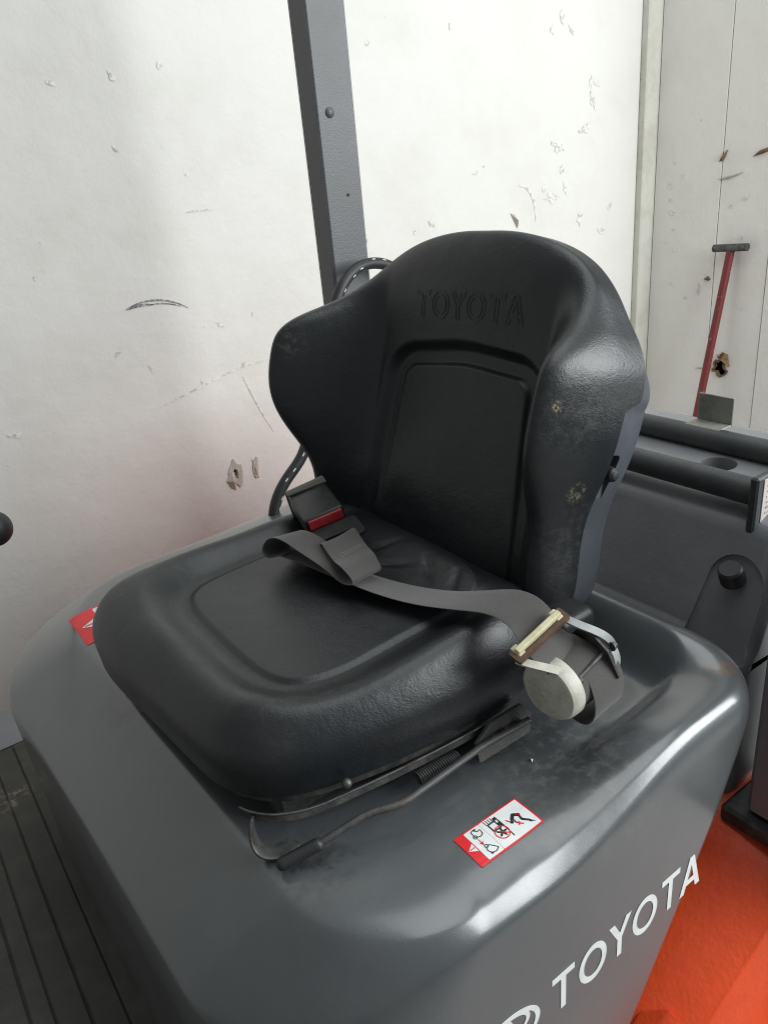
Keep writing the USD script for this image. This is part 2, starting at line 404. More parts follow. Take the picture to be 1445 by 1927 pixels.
hole_a = blob(0.507, -0.205, 0.021, 0.043, 1, 13, 0.1, 0.25)
hole_b = blob(0.580, -0.205, 0.008, 0.034, 2, 11, -0.15, 0.3)
hole_c = blob(-0.976, -0.244, 0.030, 0.040, 3, 15, 0.2, 0.45)
RW = 2.660                                              # the wall round the corner at the right


def to_right(m):
    """turns a piece made for the far wall onto the wall at the right: its x becomes -y"""
    v = m.vertices.copy(); m.vertices = np.c_[v[:, 1] - WY + RW, -v[:, 0], v[:, 2]]; return m


obj('wall_panel', slab(-2.6, 2.570, -1.1, 2.6, WY, (hole_a.buffer(-0.014), hole_b.buffer(-0.006))), 'wall_paint', wall, False)
obj('batten', cbox((2.573, WY - 0.034, -1.1), (2.668, WY + 0.016, 2.6), 0.006), 'batten_paint', wall, False)
obj('wall_backing', cbox((-2.6, WY + 0.05, -1.1), (2.80, WY + 0.09, 2.6), 0.002), 'cavity_dark', wall, False)
for a_, b_, y_, hs in ((-1.352, -1.044, WY - 0.003, ()), (-1.040, -0.812, WY, (hole_c,)), (-0.808, -0.15, WY - 0.002, ())):
    obj('wall_panel', to_right(slab(a_, b_, -1.1, 2.6, y_, hs)), 'wall_paint', wall, False)
obj('wall_backing', cbox((RW + 0.05, -0.15, -1.1), (RW + 0.09, 1.39, 2.6), 0.002), 'cavity_dark', wall, False)


def flat_on_wall(poly, y, t, wob=0.0, seed=0):
    m = extrude(poly, t); v = m.vertices
    y_ = y - v[:, 2]
    m.vertices = np.c_[v[:, 0], y_, v[:, 1]]; m.invert()
    if m.volume < 0: m.invert()
    return m


for nm, h, b in (('torn_edge', hole_a, 0.013), ('torn_edge', hole_b, 0.005)):
    obj(nm, flat_on_wall(h.buffer(0.002).difference(h.buffer(-b - 0.002)), WY + 0.001, 0.006), 'bare_plaster', wall, False)
obj('torn_edge', to_right(flat_on_wall(hole_c.buffer(0.004).union(blob(-0.968, -0.196, 0.016, 0.016, 9)).difference(hole_c.buffer(-0.004)), WY + 0.001, 0.006)), 'torn_board', wall, False)
# torn flaps, chips and gouges standing proud of the paint
def flap(pts, bulge, y=WY, seed=0):
    p = np.array(pts, float); c = p.mean(0)
    V = [(q[0], y - 0.001, q[1]) for q in p] + [(c[0], y - bulge, c[1])] + [(q[0], y + 0.004, q[1]) for q in p]
    n = len(p); F = []
    for i in range(n):
        k = (i + 1) % n
        F += [(n, i, k), (i, n + 1 + i, n + 1 + k), (i, n + 1 + k, k)]
    m = trimesh.Trimesh(V, F, process=False); return m
obj('torn_flap', flap([(0.468, -0.222), (0.492, -0.180), (0.503, -0.200), (0.497, -0.262), (0.480, -0.250)], 0.022), 'bare_plaster', wall, False)
obj('torn_flap', flap([(0.572, -0.170), (0.580, -0.195), (0.588, -0.245), (0.574, -0.240)], 0.012), 'bare_plaster', wall, False)
obj('torn_flap', flap([(1.810, 0.485), (1.836, 0.478), (1.856, 0.440), (1.846, 0.425), (1.828, 0.455)], 0.020), 'bare_plaster', wall, False)
for pts, bl, mt in (([(-0.997, -0.188), (-0.985, -0.200), (-0.965, -0.195), (-0.960, -0.178), (-0.943, -0.182), (-0.936, -0.214), (-0.930, -0.236), (-0.945, -0.225), (-0.970, -0.212)], 0.030, 'torn_board'),
                    ([(-1.096, -0.262), (-1.04, -0.245), (-1.0, -0.228), (-1.005, -0.250), (-1.05, -0.262)], 0.010, 'bare_plaster'),
                    ([(-1.056, 0.590), (-1.050, 0.606), (-1.024, 0.632), (-1.028, 0.612), (-1.040, 0.592)], 0.014, 'torn_board'),
                    ([(-0.915, 0.600), (-0.89, 0.620), (-0.86, 0.628), (-0.83, 0.640), (-0.84, 0.62), (-0.88, 0.606)], 0.02, 'torn_board'),
                    ([(-1.054, 0.525), (-1.02, 0.522), (-0.97, 0.536), (-0.95, 0.547), (-0.985, 0.540), (-1.03, 0.532)], 0.008, 'bare_plaster'),
                    ([(-1.086, 0.128), (-1.066, 0.143), (-1.052, 0.130), (-1.062, 0.122)], 0.016, 'torn_board'),
                    ([(-1.110, 0.11), (-1.098, 0.10), (-1.102, 0.06), (-1.112, 0.075)], 0.010, 'bare_plaster')):
    obj('torn_flap', to_right(flap(pts, bl, WY - (0.003 if pts[0][0] < -1.044 else 0.0))), mt, wall, False)


def mark(pts, w, y=WY - 0.0012):
    ln = sg.LineString(spline([(a, b, 0) for a, b in pts], 24)[:, :2])
    n = 24; c = np.array(ln.coords); w_ = w * (0.25 + np.sin(np.linspace(0.15, np.pi - 0.15, len(c))))
    t = np.gradient(c, axis=0); nn = np.c_[-t[:, 1], t[:, 0]] / np.linalg.norm(t, axis=1)[:, None]
    return flat_on_wall(sg.Polygon(np.vstack([c + nn * w_[:, None], (c - nn * w_[:, None])[::-1]])).buffer(0), y, 0.0004)


obj('scuff_mark', mark([(0.262, 0.379), (0.31, 0.392), (0.36, 0.391), (0.41, 0.377), (0.449, 0.354)], 0.0022), 'scuff_black', wall, False)
obj('scuff_mark', mark([(0.266, 0.378), (0.30, 0.384), (0.345, 0.380)], 0.0032), 'scuff_black', wall, False)
obj('scuff_mark', mark([(0.33, 0.381), (0.38, 0.378), (0.43, 0.361)], 0.0014), 'scuff_black', wall, False)
obj('scuff_mark', mark([(0.285, 0.075), (0.40, 0.100), (0.52, 0.128), (0.70, 0.145)], 0.0024), 'scuff_grey', wall, False)
obj('scuff_mark', mark([(0.59, 0.11), (0.62, 0.02), (0.67, -0.10)], 0.0016), 'scuff_grey', wall, False)
obj('scuff_mark', mark([(0.50, 0.620), (0.54, 0.622), (0.585, 0.620)], 0.0022), 'scuff_grey', wall, False)
obj('scuff_mark', mark([(1.02, 0.80), (1.06, 0.66), (1.10, 0.56), (1.13, 0.46)], 0.0050), 'scuff_grey', wall, False)
obj('scuff_mark', mark([(1.00, 0.80), (1.03, 0.82), (1.07, 0.83)], 0.0060), 'scuff_grey', wall, False)
obj('scuff_mark', mark([(1.86, 0.58), (1.91, 0.56), (1.945, 0.50), (1.948, 0.44)], 0.0040), 'scuff_grey', wall, False)
# fingerprints of plaster and small dings scattered over the paint
def ding(x, z, s, seed):
    return flat_on_wall(blob(x, z, 0.55 * s, 0.75 * s * np.random.default_rng(seed).uniform(0.5, 1.8), seed, 14, seed * 0.7, 0.6), WY - 0.0014, 0.0003)
DINGS = [(2.27, 0.93, .020), (2.28, 0.86, .022), (2.30, 0.92, .014), (2.24, 0.76, .030), (2.05, 1.10, .025), (2.10, 1.14, .020), (2.15, 1.10, .014), (2.04, 0.52, .030), (2.00, 0.56, .018),
         (2.10, 0.62, .020), (2.12, 0.55, .016), (2.08, 0.70, .026), (1.64, 0.64, .012), (1.68, 0.66, .010), (1.34, 0.47, .012), (1.42, 0.49, .016), (2.35, 0.36, .020), (2.40, 0.45, .014),
         (2.21, 0.42, .030), (1.55, 1.10, .012), (1.86, 1.22, .016), (1.90, 1.30, .016), (1.20, 1.05, .010), (0.66, 0.30, .007), (0.545, 0.285, .010), (0.49, 0.29, .006), (0.21, 0.26, .008), (0.04, 0.50, .007),
         (0.33, 0.80, .009), (0.20, 0.96, .010), (0.52, 0.72, .008), (0.60, 0.15, .012), (0.45, 0.12, .009), (0.30, 0.20, .012), (-0.12, 0.10, .013), (-0.05, 0.72, .009), (0.50, 1.00, .011), (0.36, 0.97, .012)]
RDINGS = [(-1.277, 0.506, .012), (-1.261, 0.40, .013), (-1.25, 0.33, .012), (-1.237, 0.245, .012), (-1.22, 0.546, .007), (-1.27, 0.45, .010), (-1.168, 0.044, .008), (-0.925, 0.453, .010), (-1.26, 0.60, .007), (-1.20, 0.40, .007), (-1.15, 0.75, .006), (-1.28, 0.28, .010), (-0.99, 0.42, .009), (-0.93, 0.30, .007), (-1.24, 0.10, .008), (-0.97, 0.13, .008), (-0.90, 0.02, .008)]
for i, (x, z, s) in enumerate(RDINGS):
    m = ding(x, z, s, 140 + i); m.vertices[:, 1] -= 0.003
    obj('paint_ding', to_right(m), 'scuff_grey', wall, False)
for i, (x, z, s) in enumerate(DINGS):
    m = ding(x, z, s, 40 + i)
    obj('paint_ding', m, 'scuff_grey', wall, False)

# ------------------------------------------------------------------ forklift body
fork = thing('forklift', (0.05, 0.05, -1.1), label='dark grey forklift with white brand lettering on its hood and an orange body side', cat='forklift')


def hood_xr(z):
    return np.interp(z, [-0.60, -0.41, -0.271, -0.142, -0.057, -0.02, 0.1], [0.02, 0.160, 0.258, 0.348, 0.395, 0.412, 0.42])


def ring(x0, x1, y0, y1, r, taper=0.0):
    return fillet_loop([(x0, y0), (x1, y0), (x1, y1 + taper), (x0 + 0.02, y1)], r, 40, 60)


RX = 0.42
LEV = [(ring(-0.215, RX - 0.045, -0.415, 0.44, (.11, .07, .08, .17), .05), 0.0),
       (ring(-0.268, RX - 0.002, -0.500, 0.545, (.155, .085, .12, .25), .06), 0.0),
       (ring(-0.390, RX, -0.500, 0.60, (.215, .08, .14, .19), .06), None),
       (ring(-0.384, RX, -0.500, 0.60, (.205, .075, .14, .19), .06), -0.30),
       (ring(-0.374, RX, -0.500, 0.60, (.19, .07, .14, .19), .06), -0.62)]


def rim(P, dist):
    """the lip round the back of the seat hollow; the distances to its three sides are blended so that the corners stay round"""
    a, b, c = RX - P[:, 0], P[:, 1] + 0.5, 0.60 + 0.12 * (P[:, 0] + 0.4) - P[:, 1]
    k = 0.022; q = -k * np.log(np.exp(-np.clip(a, 0, 1) / k) + np.exp(-np.clip(b, 0, 1) / k) + np.exp(-np.clip(c, 0, 1) / k))
    return 0.062 * sstep(0.08, 0.36, P[:, 0] + 0.10 * np.clip((-P[:, 1] - .3) / .2, 0, 1)) * sstep(0.110, 0.040, q)


def build_hood():
    A, B, C_, D, E = [l[0] for l in LEV]
    n = len(A); out = B
    cx = np.array([0.08, 0.0])
    wf = np.clip((-A[:, 0] * 0 + (np.roll(C_, -1, 0) - np.roll(C_, 1, 0))[:, 1]) / (np.linalg.norm(np.roll(C_, -1, 0) - np.roll(C_, 1, 0), axis=1) + 1e-9) * -1, 0, 1)
    zc = -0.070 - 0.040 * wf ** 1.5
    da = dist_to(out, A); za = rim(A, da); zb = rim(B, np.zeros(n)) * 0.9
    ctrl = [np.c_[A, za], np.c_[B, zb], np.c_[C_, zc], np.c_[D, np.full(n, -0.25)], np.c_[E, np.full(n, -0.62)]]
    ctrl = [ctrl[0]] + ctrl + [ctrl[-1] * [1, 1, 0] + [0, 0, -0.63]]
    rings = []
    S = np.linspace(0.02, 1, 70)
    for s in S:
        P = cx + s * (A - cx)
        rings.append(np.c_[P, rim(P, dist_to(out, P))])
    # quadratic B-spline down the side; every bend is held by two points so that it stays fairly tight
    base = [rings[-1], ctrl[2], ctrl[3], ctrl[4], ctrl[5]]
    c = [base[0]]
    hold = [None, 0.034 - 0.020 * wf, 0.028 - 0.004 * wf, np.full(n, 0.05), None]
    for i in (1, 2, 3):
        for q in (base[i - 1], base[i + 1]):
            v = q - base[i]; L = np.linalg.norm(v, axis=1)
            c.append(base[i] + v * (np.minimum(hold[i], 0.45 * L) / L)[:, None])
    c.append(base[4])
    start = c[0]
    for i in range(1, len(c) - 1):
        end = (c[i] + c[i + 1]) / 2 if i < len(c) - 2 else c[-1]
        for t in np.linspace(0, 1, 13)[1:]:
            rings.append((1 - t) ** 2 * start + 2 * t * (1 - t) * c[i] + t * t * end)
        start = end
    V = np.vstack(rings + [np.array([[cx[0], cx[1], 0.0]])])
    x = V[:, 0]; V[:, 0] = np.where(x > 0, x * hood_xr(V[:, 2]) / 0.42, x - 0.055 * V[:, 1] * sstep(0.0, -0.15, x))
    F = []; j = np.arange(n); k = (j + 1) % n
    F.append(np.c_[np.full(n, len(V) - 1), j, k])
    for i in range(len(rings) - 1):
        a, b = i * n, (i + 1) * n
        F += [np.c_[a + j, b + j, b + k], np.c_[a + j, b + k, a + k]]
    return trimesh.Trimesh(V, np.vstack(F), process=False)


hood_mesh = build_hood()
hood = obj('hood', hood_mesh, 'hood_paint', fork, True)

# brand lettering on the side of the hood: each letter a thin sheet
lets, wl = letters('TOYOTA', 1.0)
sx = 0.288 / wl
for g in lets:
    m = extrude(affinity.scale(g, sx, 0.062, origin=(0, 0)), 0.0008); v = m.vertices
    m.vertices = np.c_[-0.016 + v[:, 0], -0.5004 - v[:, 2] * 0.4, -0.237 + v[:, 1]]
    if m.volume < 0: m.invert()
    obj('letter', m, 'white_paint', hood, False)
# oval emblem
def oval(cx, cy, a, b, t1, t2):
    e = affinity.scale(sg.Point(0, 0).buffer(1, 64), a, b); i = affinity.scale(sg.Point(0, 0).buffer(1, 64), a - t1, b - t2)
    return affinity.translate(e.difference(i), cx, cy)
emb = ops.unary_union([oval(0, 0, .056, .037, .0075, .0055), oval(0, .012, .040, .0225, .006, .005), oval(0, 0, .0165, .036, .0055, .004)])
m = extrude(emb, 0.0008); v = m.vertices; m.vertices = np.c_[-0.092 + v[:, 0], -0.5004 - v[:, 2] * 0.4, -0.208 + v[:, 1]]
if m.volume < 0: m.invert()
obj('emblem', m, 'white_paint', hood, False)


# warning stickers, drawn in millimetres: u along the long side from the red end, v across
HT = hood_mesh.vertices[(hood_mesh.vertices[:, 2] > -0.16)]
HK = cKDTree(HT[:, :2])


def hood_z(x, y):
    d, i = HK.query(np.c_[x, y], k=6); w = 1 / (d + 1e-5) ** 2
    return (HT[i, 2] * w).sum(1) / w.sum(1)


def sticker(o, x, wz=0.0012, parent=None, size=0.001, label=None):
    def lay(poly, k, matname, nm, par, lab=None):
        mm = extrude(affinity.scale(poly, size, size, origin=(0, 0)), 0.00025 + 0.00018 * k)
        mm = mm.subdivide_to_size(0.012)
        q = place(mm, (o[0], o[1], 0.0), x, (0, 0, 1)); q.vertices[:, 2] += hood_z(q.vertices[:, 0], q.vertices[:, 1]) + 0.0006
        return obj(nm, q, matname, par, False)
    W_, L_ = 46., 94.
    red = sg.box(2, 2, L_ - 2, W_ - 2).buffer(2)
    lay(red, 0, 'sticker_red', 'sticker_sheet', parent)
    wh = [sg.box(14, 3.2, 33.5, W_ - 3.2).buffer(1.2), sg.box(36.3, 3.2, L_ - 3.2, W_ - 3.2).buffer(1.2), sg.Polygon([(2.5, 23), (11.5, 17), (11.5, 29)])]
    for w in wh[:3]: lay(w, 1, 'sticker_white', 'sticker_field', parent)
    seg = lambda pts, w: sg.LineString(pts).buffer(w / 2)
    lay(ops.unary_union([seg([(4.8, 23), (7.8, 23)], 1.2), sg.Point(9.8, 23).buffer(.9)]), 2, 'sticker_red', 'sticker_sign', parent)
    # pair of joined hands or fittings with an arrow
    g1 = sg.Polygon([(21, 33), (26, 30.5), (30, 32), (31, 37), (27, 36.5), (24, 41), (21.5, 40)])
    g1 = ops.unary_union([g1.buffer(1.2).difference(g1.buffer(0.1)), sg.Point(20.6, 32.5).buffer(2.7).difference(sg.Point(20.6, 32.5).buffer(1.6)), sg.box(24, 40, 28, 42)])
    g2 = sg.Polygon([(21, 14), (25, 15.5), (28, 12), (31, 8), (27, 6), (22, 7), (20, 11)])
    g2 = ops.unary_union([g2.buffer(1.2).difference(g2.buffer(0.1)), sg.Point(22, 16.5).buffer(2.4).difference(sg.Point(22, 16.5).buffer(1.4)), sg.box(20, 5, 23, 7.5)])
    lay(ops.unary_union([g1, g2]), 2, 'sticker_black', 'sticker_figure', parent)
    lay(ops.unary_union([seg([(21, 28.5), (21, 23)], .9), sg.Polygon([(18.6, 23.5), (23.4, 23.5), (21, 18.5)])]), 2, 'sticker_red', 'sticker_arrow', parent)
    # striped engine block with a fan under a crossed red ring
    k = [sg.box(42, 25, 52, 36).buffer(.8).difference(sg.box(43, 26, 51, 35)), seg([(56, 40), (56, 8)], 1.4), sg.Point(53.5, 38).buffer(2.2), sg.Polygon([(52, 31), (57, 33), (57, 23), (53, 25)])]
    k += [seg([(41 + 3.1 * i, 43 - .3 * i), (41 + 3.1 * i, 37)], .9) for i in range(4)]
    for a in range(5):
        t = a * 2 * math.pi / 5; k.append(affinity.translate(affinity.rotate(affinity.scale(sg.Point(3.4, 0).buffer(1), 3.2, 1.3), math.degrees(t), origin=(0, 0)), 48.5, 19))
    k.append(sg.Point(48.5, 19).buffer(2.0))
    lay(ops.unary_union(k), 2, 'sticker_black', 'sticker_figure', parent)
    c = sg.Point(48.5, 19)
    lay(ops.unary_union([c.buffer(9).difference(c.buffer(7.8)), seg([(42.5, 24.5), (54.5, 13.5)], 1.3)]), 3, 'sticker_red', 'sticker_ring', parent)
    # bending worker
    b = [sg.Point(66, 22).buffer(2.3), seg([(69, 25), (74, 29), (79, 25)], 4.2), seg([(79, 25), (77.5, 18), (83, 12), (84, 9.5)], 2.8), seg([(82, 12.5), (87, 7)], 1.2), seg([(70, 24), (69.5, 19), (72, 15)], 1.8)]
    lay(ops.unary_union(b), 2, 'sticker_black', 'sticker_figure', parent)
    lay(ops.unary_union([seg([(70.5, 17), (74.5, 12.5)], 1.6), seg([(70, 14), (72.5, 17)], 1.4), seg([(62.5, 28), (63.5, 25.5)], .9), sg.Polygon([(62, 26), (65, 25.5), (64, 23.6)]), seg([(76.5, 28.2), (79.5, 24)], .9)]), 3, 'sticker_red', 'sticker_mark', parent)


sticker((-0.0680, -0.4500, 0.0010), (1, 0, 0), parent=hood)
def big_sticker():
    o = (-0.262, 0.308)
    def lay(poly, k, mt, nm):
        mm = extrude(poly, 0.0003 + 0.0003 * k).subdivide_to_size(0.012); mm.vertices += (o[0], o[1], 0)
        mm.vertices[:, 2] += hood_z(mm.vertices[:, 0], mm.vertices[:, 1]) + 0.0006
        obj(nm, mm, mt, hood, False)
    lay(sg.box(0.003, 0.003, 0.20, 0.119).buffer(0.003), 0, 'sticker_red', 'sticker_sheet')
    lay(sg.box(0.047, 0.008, 0.19, 0.112).buffer(0.004), 1, 'sticker_white', 'sticker_field')
    tri = sg.Polygon([(0.010, 0.062), (0.038, 0.044), (0.038, 0.080)])
    lay(tri, 1, 'sticker_white', 'sticker_field')
    lay(sg.LineString([(0.017, 0.062), (0.027, 0.062)]).buffer(0.0018).union(sg.Point(0.033, 0.062).buffer(0.002)), 2, 'sticker_red', 'sticker_sign')
big_sticker()

# counterweight behind the hood
def counterweight():
    prof = [(0.500, -0.60), (0.500, -0.055), (0.522, -0.030), (0.592, 0.135), (0.650, 0.158), (0.90, 0.172), (0.985, 0.14), (1.02, 0.0), (1.02, -0.60)]
    rad = [0.002, 0.012, 0.012, 0.040, 0.20, 0.05, 0.06, 0.05, 0.002]
    lp = fillet_loop(prof, rad, 10, 6)
    ys = np.r_[-0.405 + 0.03 * (1 - np.cos(np.linspace(0, np.pi / 2, 8))), 0.62]
    ins = np.r_[0.03 * (1 - np.sin(np.linspace(0, np.pi / 2, 8))), 0]
    n = len(lp); V = []
    pg = sg.Polygon(lp); c = lp.mean(0)
    t = np.roll(lp, -1, 0) - np.roll(lp, 1, 0); nn = np.c_[t[:, 1], -t[:, 0]] / np.linalg.norm(t, axis=1)[:, None]
    if not sg.LinearRing(lp).is_ccw: nn = -nn
    for y, i in zip(ys, ins):
        q = lp - nn * i; V.append(np.c_[q[:, 0], np.full(n, y), q[:, 1]])
    V = np.vstack(V + [[[c[0], ys[0], c[1]]], [[c[0], ys[-1], c[1]]]]); F = []
    j = np.arange(n); k = (j + 1) % n
    for i in range(len(ys) - 1):
        F += [np.c_[i * n + j, i * n + k, (i + 1) * n + k], np.c_[i * n + j, (i + 1) * n + k, (i + 1) * n + j]]
    F += [np.c_[np.full(n, len(V) - 2), k, j], np.c_[np.full(n, len(V) - 1), (len(ys) - 1) * n + j, (len(ys) - 1) * n + k]]
    m = trimesh.Trimesh(V, np.vstack(F), process=True); m.fix_normals(); return m


def to_man(m):
    return m3.Manifold(m3.Mesh(np.asarray(m.vertices, np.float32), np.asarray(m.faces, np.uint32)))


def from_man(m):
    q = m.to_mesh(); return trimesh.Trimesh(np.array(q.vert_properties[:, :3]), np.array(q.tri_verts), process=True)


cwm = counterweight()
# slanted face frame: up the face and outwards
fu = np.array([0.070, 0, 0.165]); fu /= np.linalg.norm(fu); fn = np.array([-fu[2], 0, fu[0]])
fc = np.array([0.556, -0.348, 0.052])
try:
    pocket = sg.Polygon([(-0.055, -0.120), (0.055, -0.120), (0.043, 0.0), (-0.043, 0.0)]).union(sg.Point(0, 0).buffer(0.043)).buffer(-.006).buffer(.006)
    pk = place(extrude(pocket, 0.10), fc - fn * 0.006, (0, -1, 0), fn)
    pk2 = trimesh.creation.cylinder(0.030, 0.3, sections=48); pk2.apply_translation((0.725, -0.205, 0.12))
    cwm = from_man(to_man(cwm) - to_man(pk) - to_man(pk2))
except Exception as e:
    print('pocket failed', e)
cw = obj('counterweight', cwm, 'counterweight_paint', fork, 30)
prof = [(0, 0.017), (0.0155, 0.017), (0.0185, 0.014), (0.019, 0.0), (0.019, -0.012), (0, -0.012)]
cap = trimesh.creation.revolve(np.array(prof), sections=40)
obj('cap_knob', place(cap, fc + np.array([0.0, 0, 0.012]) + fn * 0.009, (0, -1, 0), (-0.45, -0.1, 0.9)), 'rubber', cw)
# near rear pillar foot on its plate
obj('pillar_foot', cat(cbox((0.485, -0.62, -0.296), (0.62, -0.445, 0.30), 0.008)), 'counterweight_paint', fork, False)
obj('mounting_plate', cbox((0.47, -0.66, -0.330), (0.90, -0.412, -0.297), 0.006), 'dark_metal', fork, False)
# far rear pillar of the overhead guard
pil = thing('overhead_guard_pillar', (0.545, 0.62, -0.3)) if False else fork
obj('guard_pillar', cbox((0.497, 0.615, -0.30), (0.597, 0.680, 1.6), 0.006), 'pillar_paint', fork, False)
gp = fork + '/guard_pillar'
bolt = trimesh.creation.revolve(np.array([(0, 0.006), (0.004, 0.0058), (0.008, 0.0042), (0.0105, 0.0015), (0.0108, 0)]), sections=32)
obj('domed_bolt', place(bolt, (0.531, 0.6152, 0.800), (1, 0, 0), (0, -1, 0)), 'pillar_paint', gp)
obj('screw_hole', place(trimesh.creation.cylinder(0.0034, 0.001, sections=20), (0.556, 0.6149, 0.638), (1, 0, 0), (0, -1, 0)), 'cavity_dark', gp)
# twin bars over the counterweight
def bar(x, z, y0, y1, r=0.0215):
    return capsule_tube(np.linspace((x, y0, z), (x, y1, z), 30), r, 28) if False else tube(np.linspace((x, y0, z), (x, y1, z), 12), r, 32)
obj('cross_bar', bar(0.62, 0.178, -0.338, 0.42), 'bar_paint', fork)
obj('cross_bar', bar(0.78, 0.181, -0.62, 0.42), 'bar_paint', fork)
for x in (0.62, 0.78):
    obj('bar_post', tube(np.linspace((x, 0.40, 0.17), (x, 0.40, 0.05), 4), 0.02, 20), 'bar_paint', fork)
pl = obj('end_plate', cbox((0.588, -0.352, 0.118), (0.73, -0.338, 0.214), 0.003), 'bar_paint', fork, False)
obj('plaque', cbox((0.603, -0.3535, 0.123), (0.725, -0.3515, 0.209), 0.0004), 'plaque', pl, False)
for i in range(6):
    obj('plaque_line', cbox((0.612, -0.3542, 0.196 - 0.009 * i), (0.700 - 0.01 * (i % 3), -0.3534, 0.1985 - 0.009 * i), 0.0002), 'scuff_black', pl, False)
obj('angle_bracket', cat(cbox((0.815, -0.170, 0.200), (0.819, -0.100, 0.252), 0.001), cbox((0.775, -0.170, 0.1985), (0.8145, -0.100, 0.2025), 0.001)), 'galvanised', fork, False)

# orange body side under the hood
def patch(curves, nu=60, nv=40, thick=0.02):
    """smooth sheet through a list of 3D curves"""
    cs = [spline(c, nu) for c in curves]
    g = CubicSpline(np.linspace(0, 1, len(cs)), np.array(cs), axis=0)(np.linspace(0, 1, nv)) if len(cs) > 3 else interp1d(np.linspace(0, 1, len(cs)), np.array(cs), axis=0)(np.linspace(0, 1, nv))
    V = g.reshape(-1, 3); F = []
    for i in range(nv - 1):
        a = i * nu + np.arange(nu - 1); b = a + nu
        F += [np.c_[a, a + 1, b + 1], np.c_[a, b + 1, b]]
    return trimesh.Trimesh(V, np.vstack(F), process=False)


dx = lambda P, x, y, z: [(p[0] + x, p[1] + y, p[2] + z) for p in P]
def orange_row(y, dz):
    return [(x, y, -0.335 + 0.56 * (min(x, 0.50) - 0.5) + 0.10 * max(x - 0.5, 0) + dz) for x in (0.72, 0.60, 0.50, 0.40, 0.30, 0.20, 0.10, 0.0, -0.1)]


body = obj('body_side', patch([orange_row(-0.34, 0.022), orange_row(-0.43, 0.016), orange_row(-0.495, 0.000), orange_row(-0.526, -0.012), orange_row(-0.537, -0.0175), orange_row(-0.5415, -0.0200), orange_row(-0.5440, -0.0270), orange_row(-0.548, -0.042), orange_row(-0.556, -0.075), orange_row(-0.570, -0.12), orange_row(-0.61, -0.20), orange_row(-0.66, -0.36)], 90, 160), 'orange_paint', fork, True)
padp = sg.Polygon([(0.10, -0.475), (0.205, -0.475), (0.225, -0.497), (0.225, -0.517), (0.10, -0.517)]).buffer(-0.006).buffer(0.012)
pmm = extrude(padp, 0.008).subdivide_to_size(0.01); v = pmm.vertices
pmm.vertices = np.c_[v[:, 0], v[:, 1], -0.335 + 0.56 * (v[:, 0] - 0.5) + 0.004 + v[:, 2] + 0.012 * sstep(-0.495, -0.53, v[:, 1]) * -1]
obj('raised_pad', pmm, 'orange_paint', body, 30)

# far side body below the hood, mat, step
obj('far_fender', cbox((-0.06, 0.66, -0.72), (1.0, 1.22, -0.33), 0.03), 'orange_paint', fork, False)
obj('front_cowl', cbox((-0.80, 0.88, -0.62), (-0.335, 1.02, -0.475), 0.03), 'counterweight_paint', fork, False)
matm = obj('floor_mat', cbox((-1.1, -0.75, -0.53), (-0.30, 0.872, -0.504), 0.002), 'floor_rubber', fork, False)
for i, (a, b) in enumerate([(-0.3985, -0.345), (-0.4465, -0.4010), (-0.4925, -0.449), (-0.5262, -0.495), (-0.575, -0.5287), (-0.62, -0.5775), (-0.67, -0.6225), (-0.72, -0.6725)]):
    obj('mat_strip', cbox((a, -0.74, -0.512), (b, 0.868, -0.498 - 0.0015 * (i % 2)), 0.002), 'floor_rubber', matm, False)
# hydraulic lever with a round knob at the far side
kp = np.array([-0.306, 0.706, 0.100])
lev = obj('control_lever', tube(spline([kp, kp + [-0.15, 0.02, 0.01], kp + [-0.40, 0.05, -0.05]], 20), 0.008, 14), 'dark_metal', fork)
obj('lever_knob', trimesh.creation.icosphere(4, 0.036).apply_transform(trimesh.transformations.translation_matrix(kp)), 'rubber', lev, True)

# sleeved wire loom behind the seat
hp = spline([(0.68, 0.575, 0.40), (0.63, 0.57, 0.475), (0.550, 0.565, 0.494), (0.490, 0.555, 0.472), (0.452, 0.55, 0.425), (0.42, 0.55, 0.33), (0.36, 0.55, 0.21), (0.318, 0.55, 0.112), (0.272, 0.55, 0.070), (0.238, 0.55, 0.026), (0.225, 0.55, -0.03)], 120)
hose = obj('wire_loom', tube(hp, 0.0125, 18), 'rubber', fork, True)
for i in range(3, 117, 5):
    d = hp[min(i + 1, 119)] - hp[i - 1]; d /= np.linalg.norm(d)
    side = np.cross(d, [0.3, -0.9, 0.3]); side /= np.linalg.norm(side); out_ = np.cross(side, d); out_ *= np.sign(out_ @ np.array([-0.4, -0.8, 0.2]))
    for s in ((-0.5,) if i % 2 else (0.35,)):
        nrm = out_ * math.cos(s) + side * math.sin(s) * (1 if i % 8 < 4 else -1)
        c0 = hp[i] + nrm * 0.0122 + d * (0.004 if s > 0 else -0.003)
        obj('loom_fleck', place(cbox((-0.0045, -0.0011, 0), (0.0045, 0.0011, 0.0008), 0.0003), c0, d, nrm), 'white_paint', hose, False)

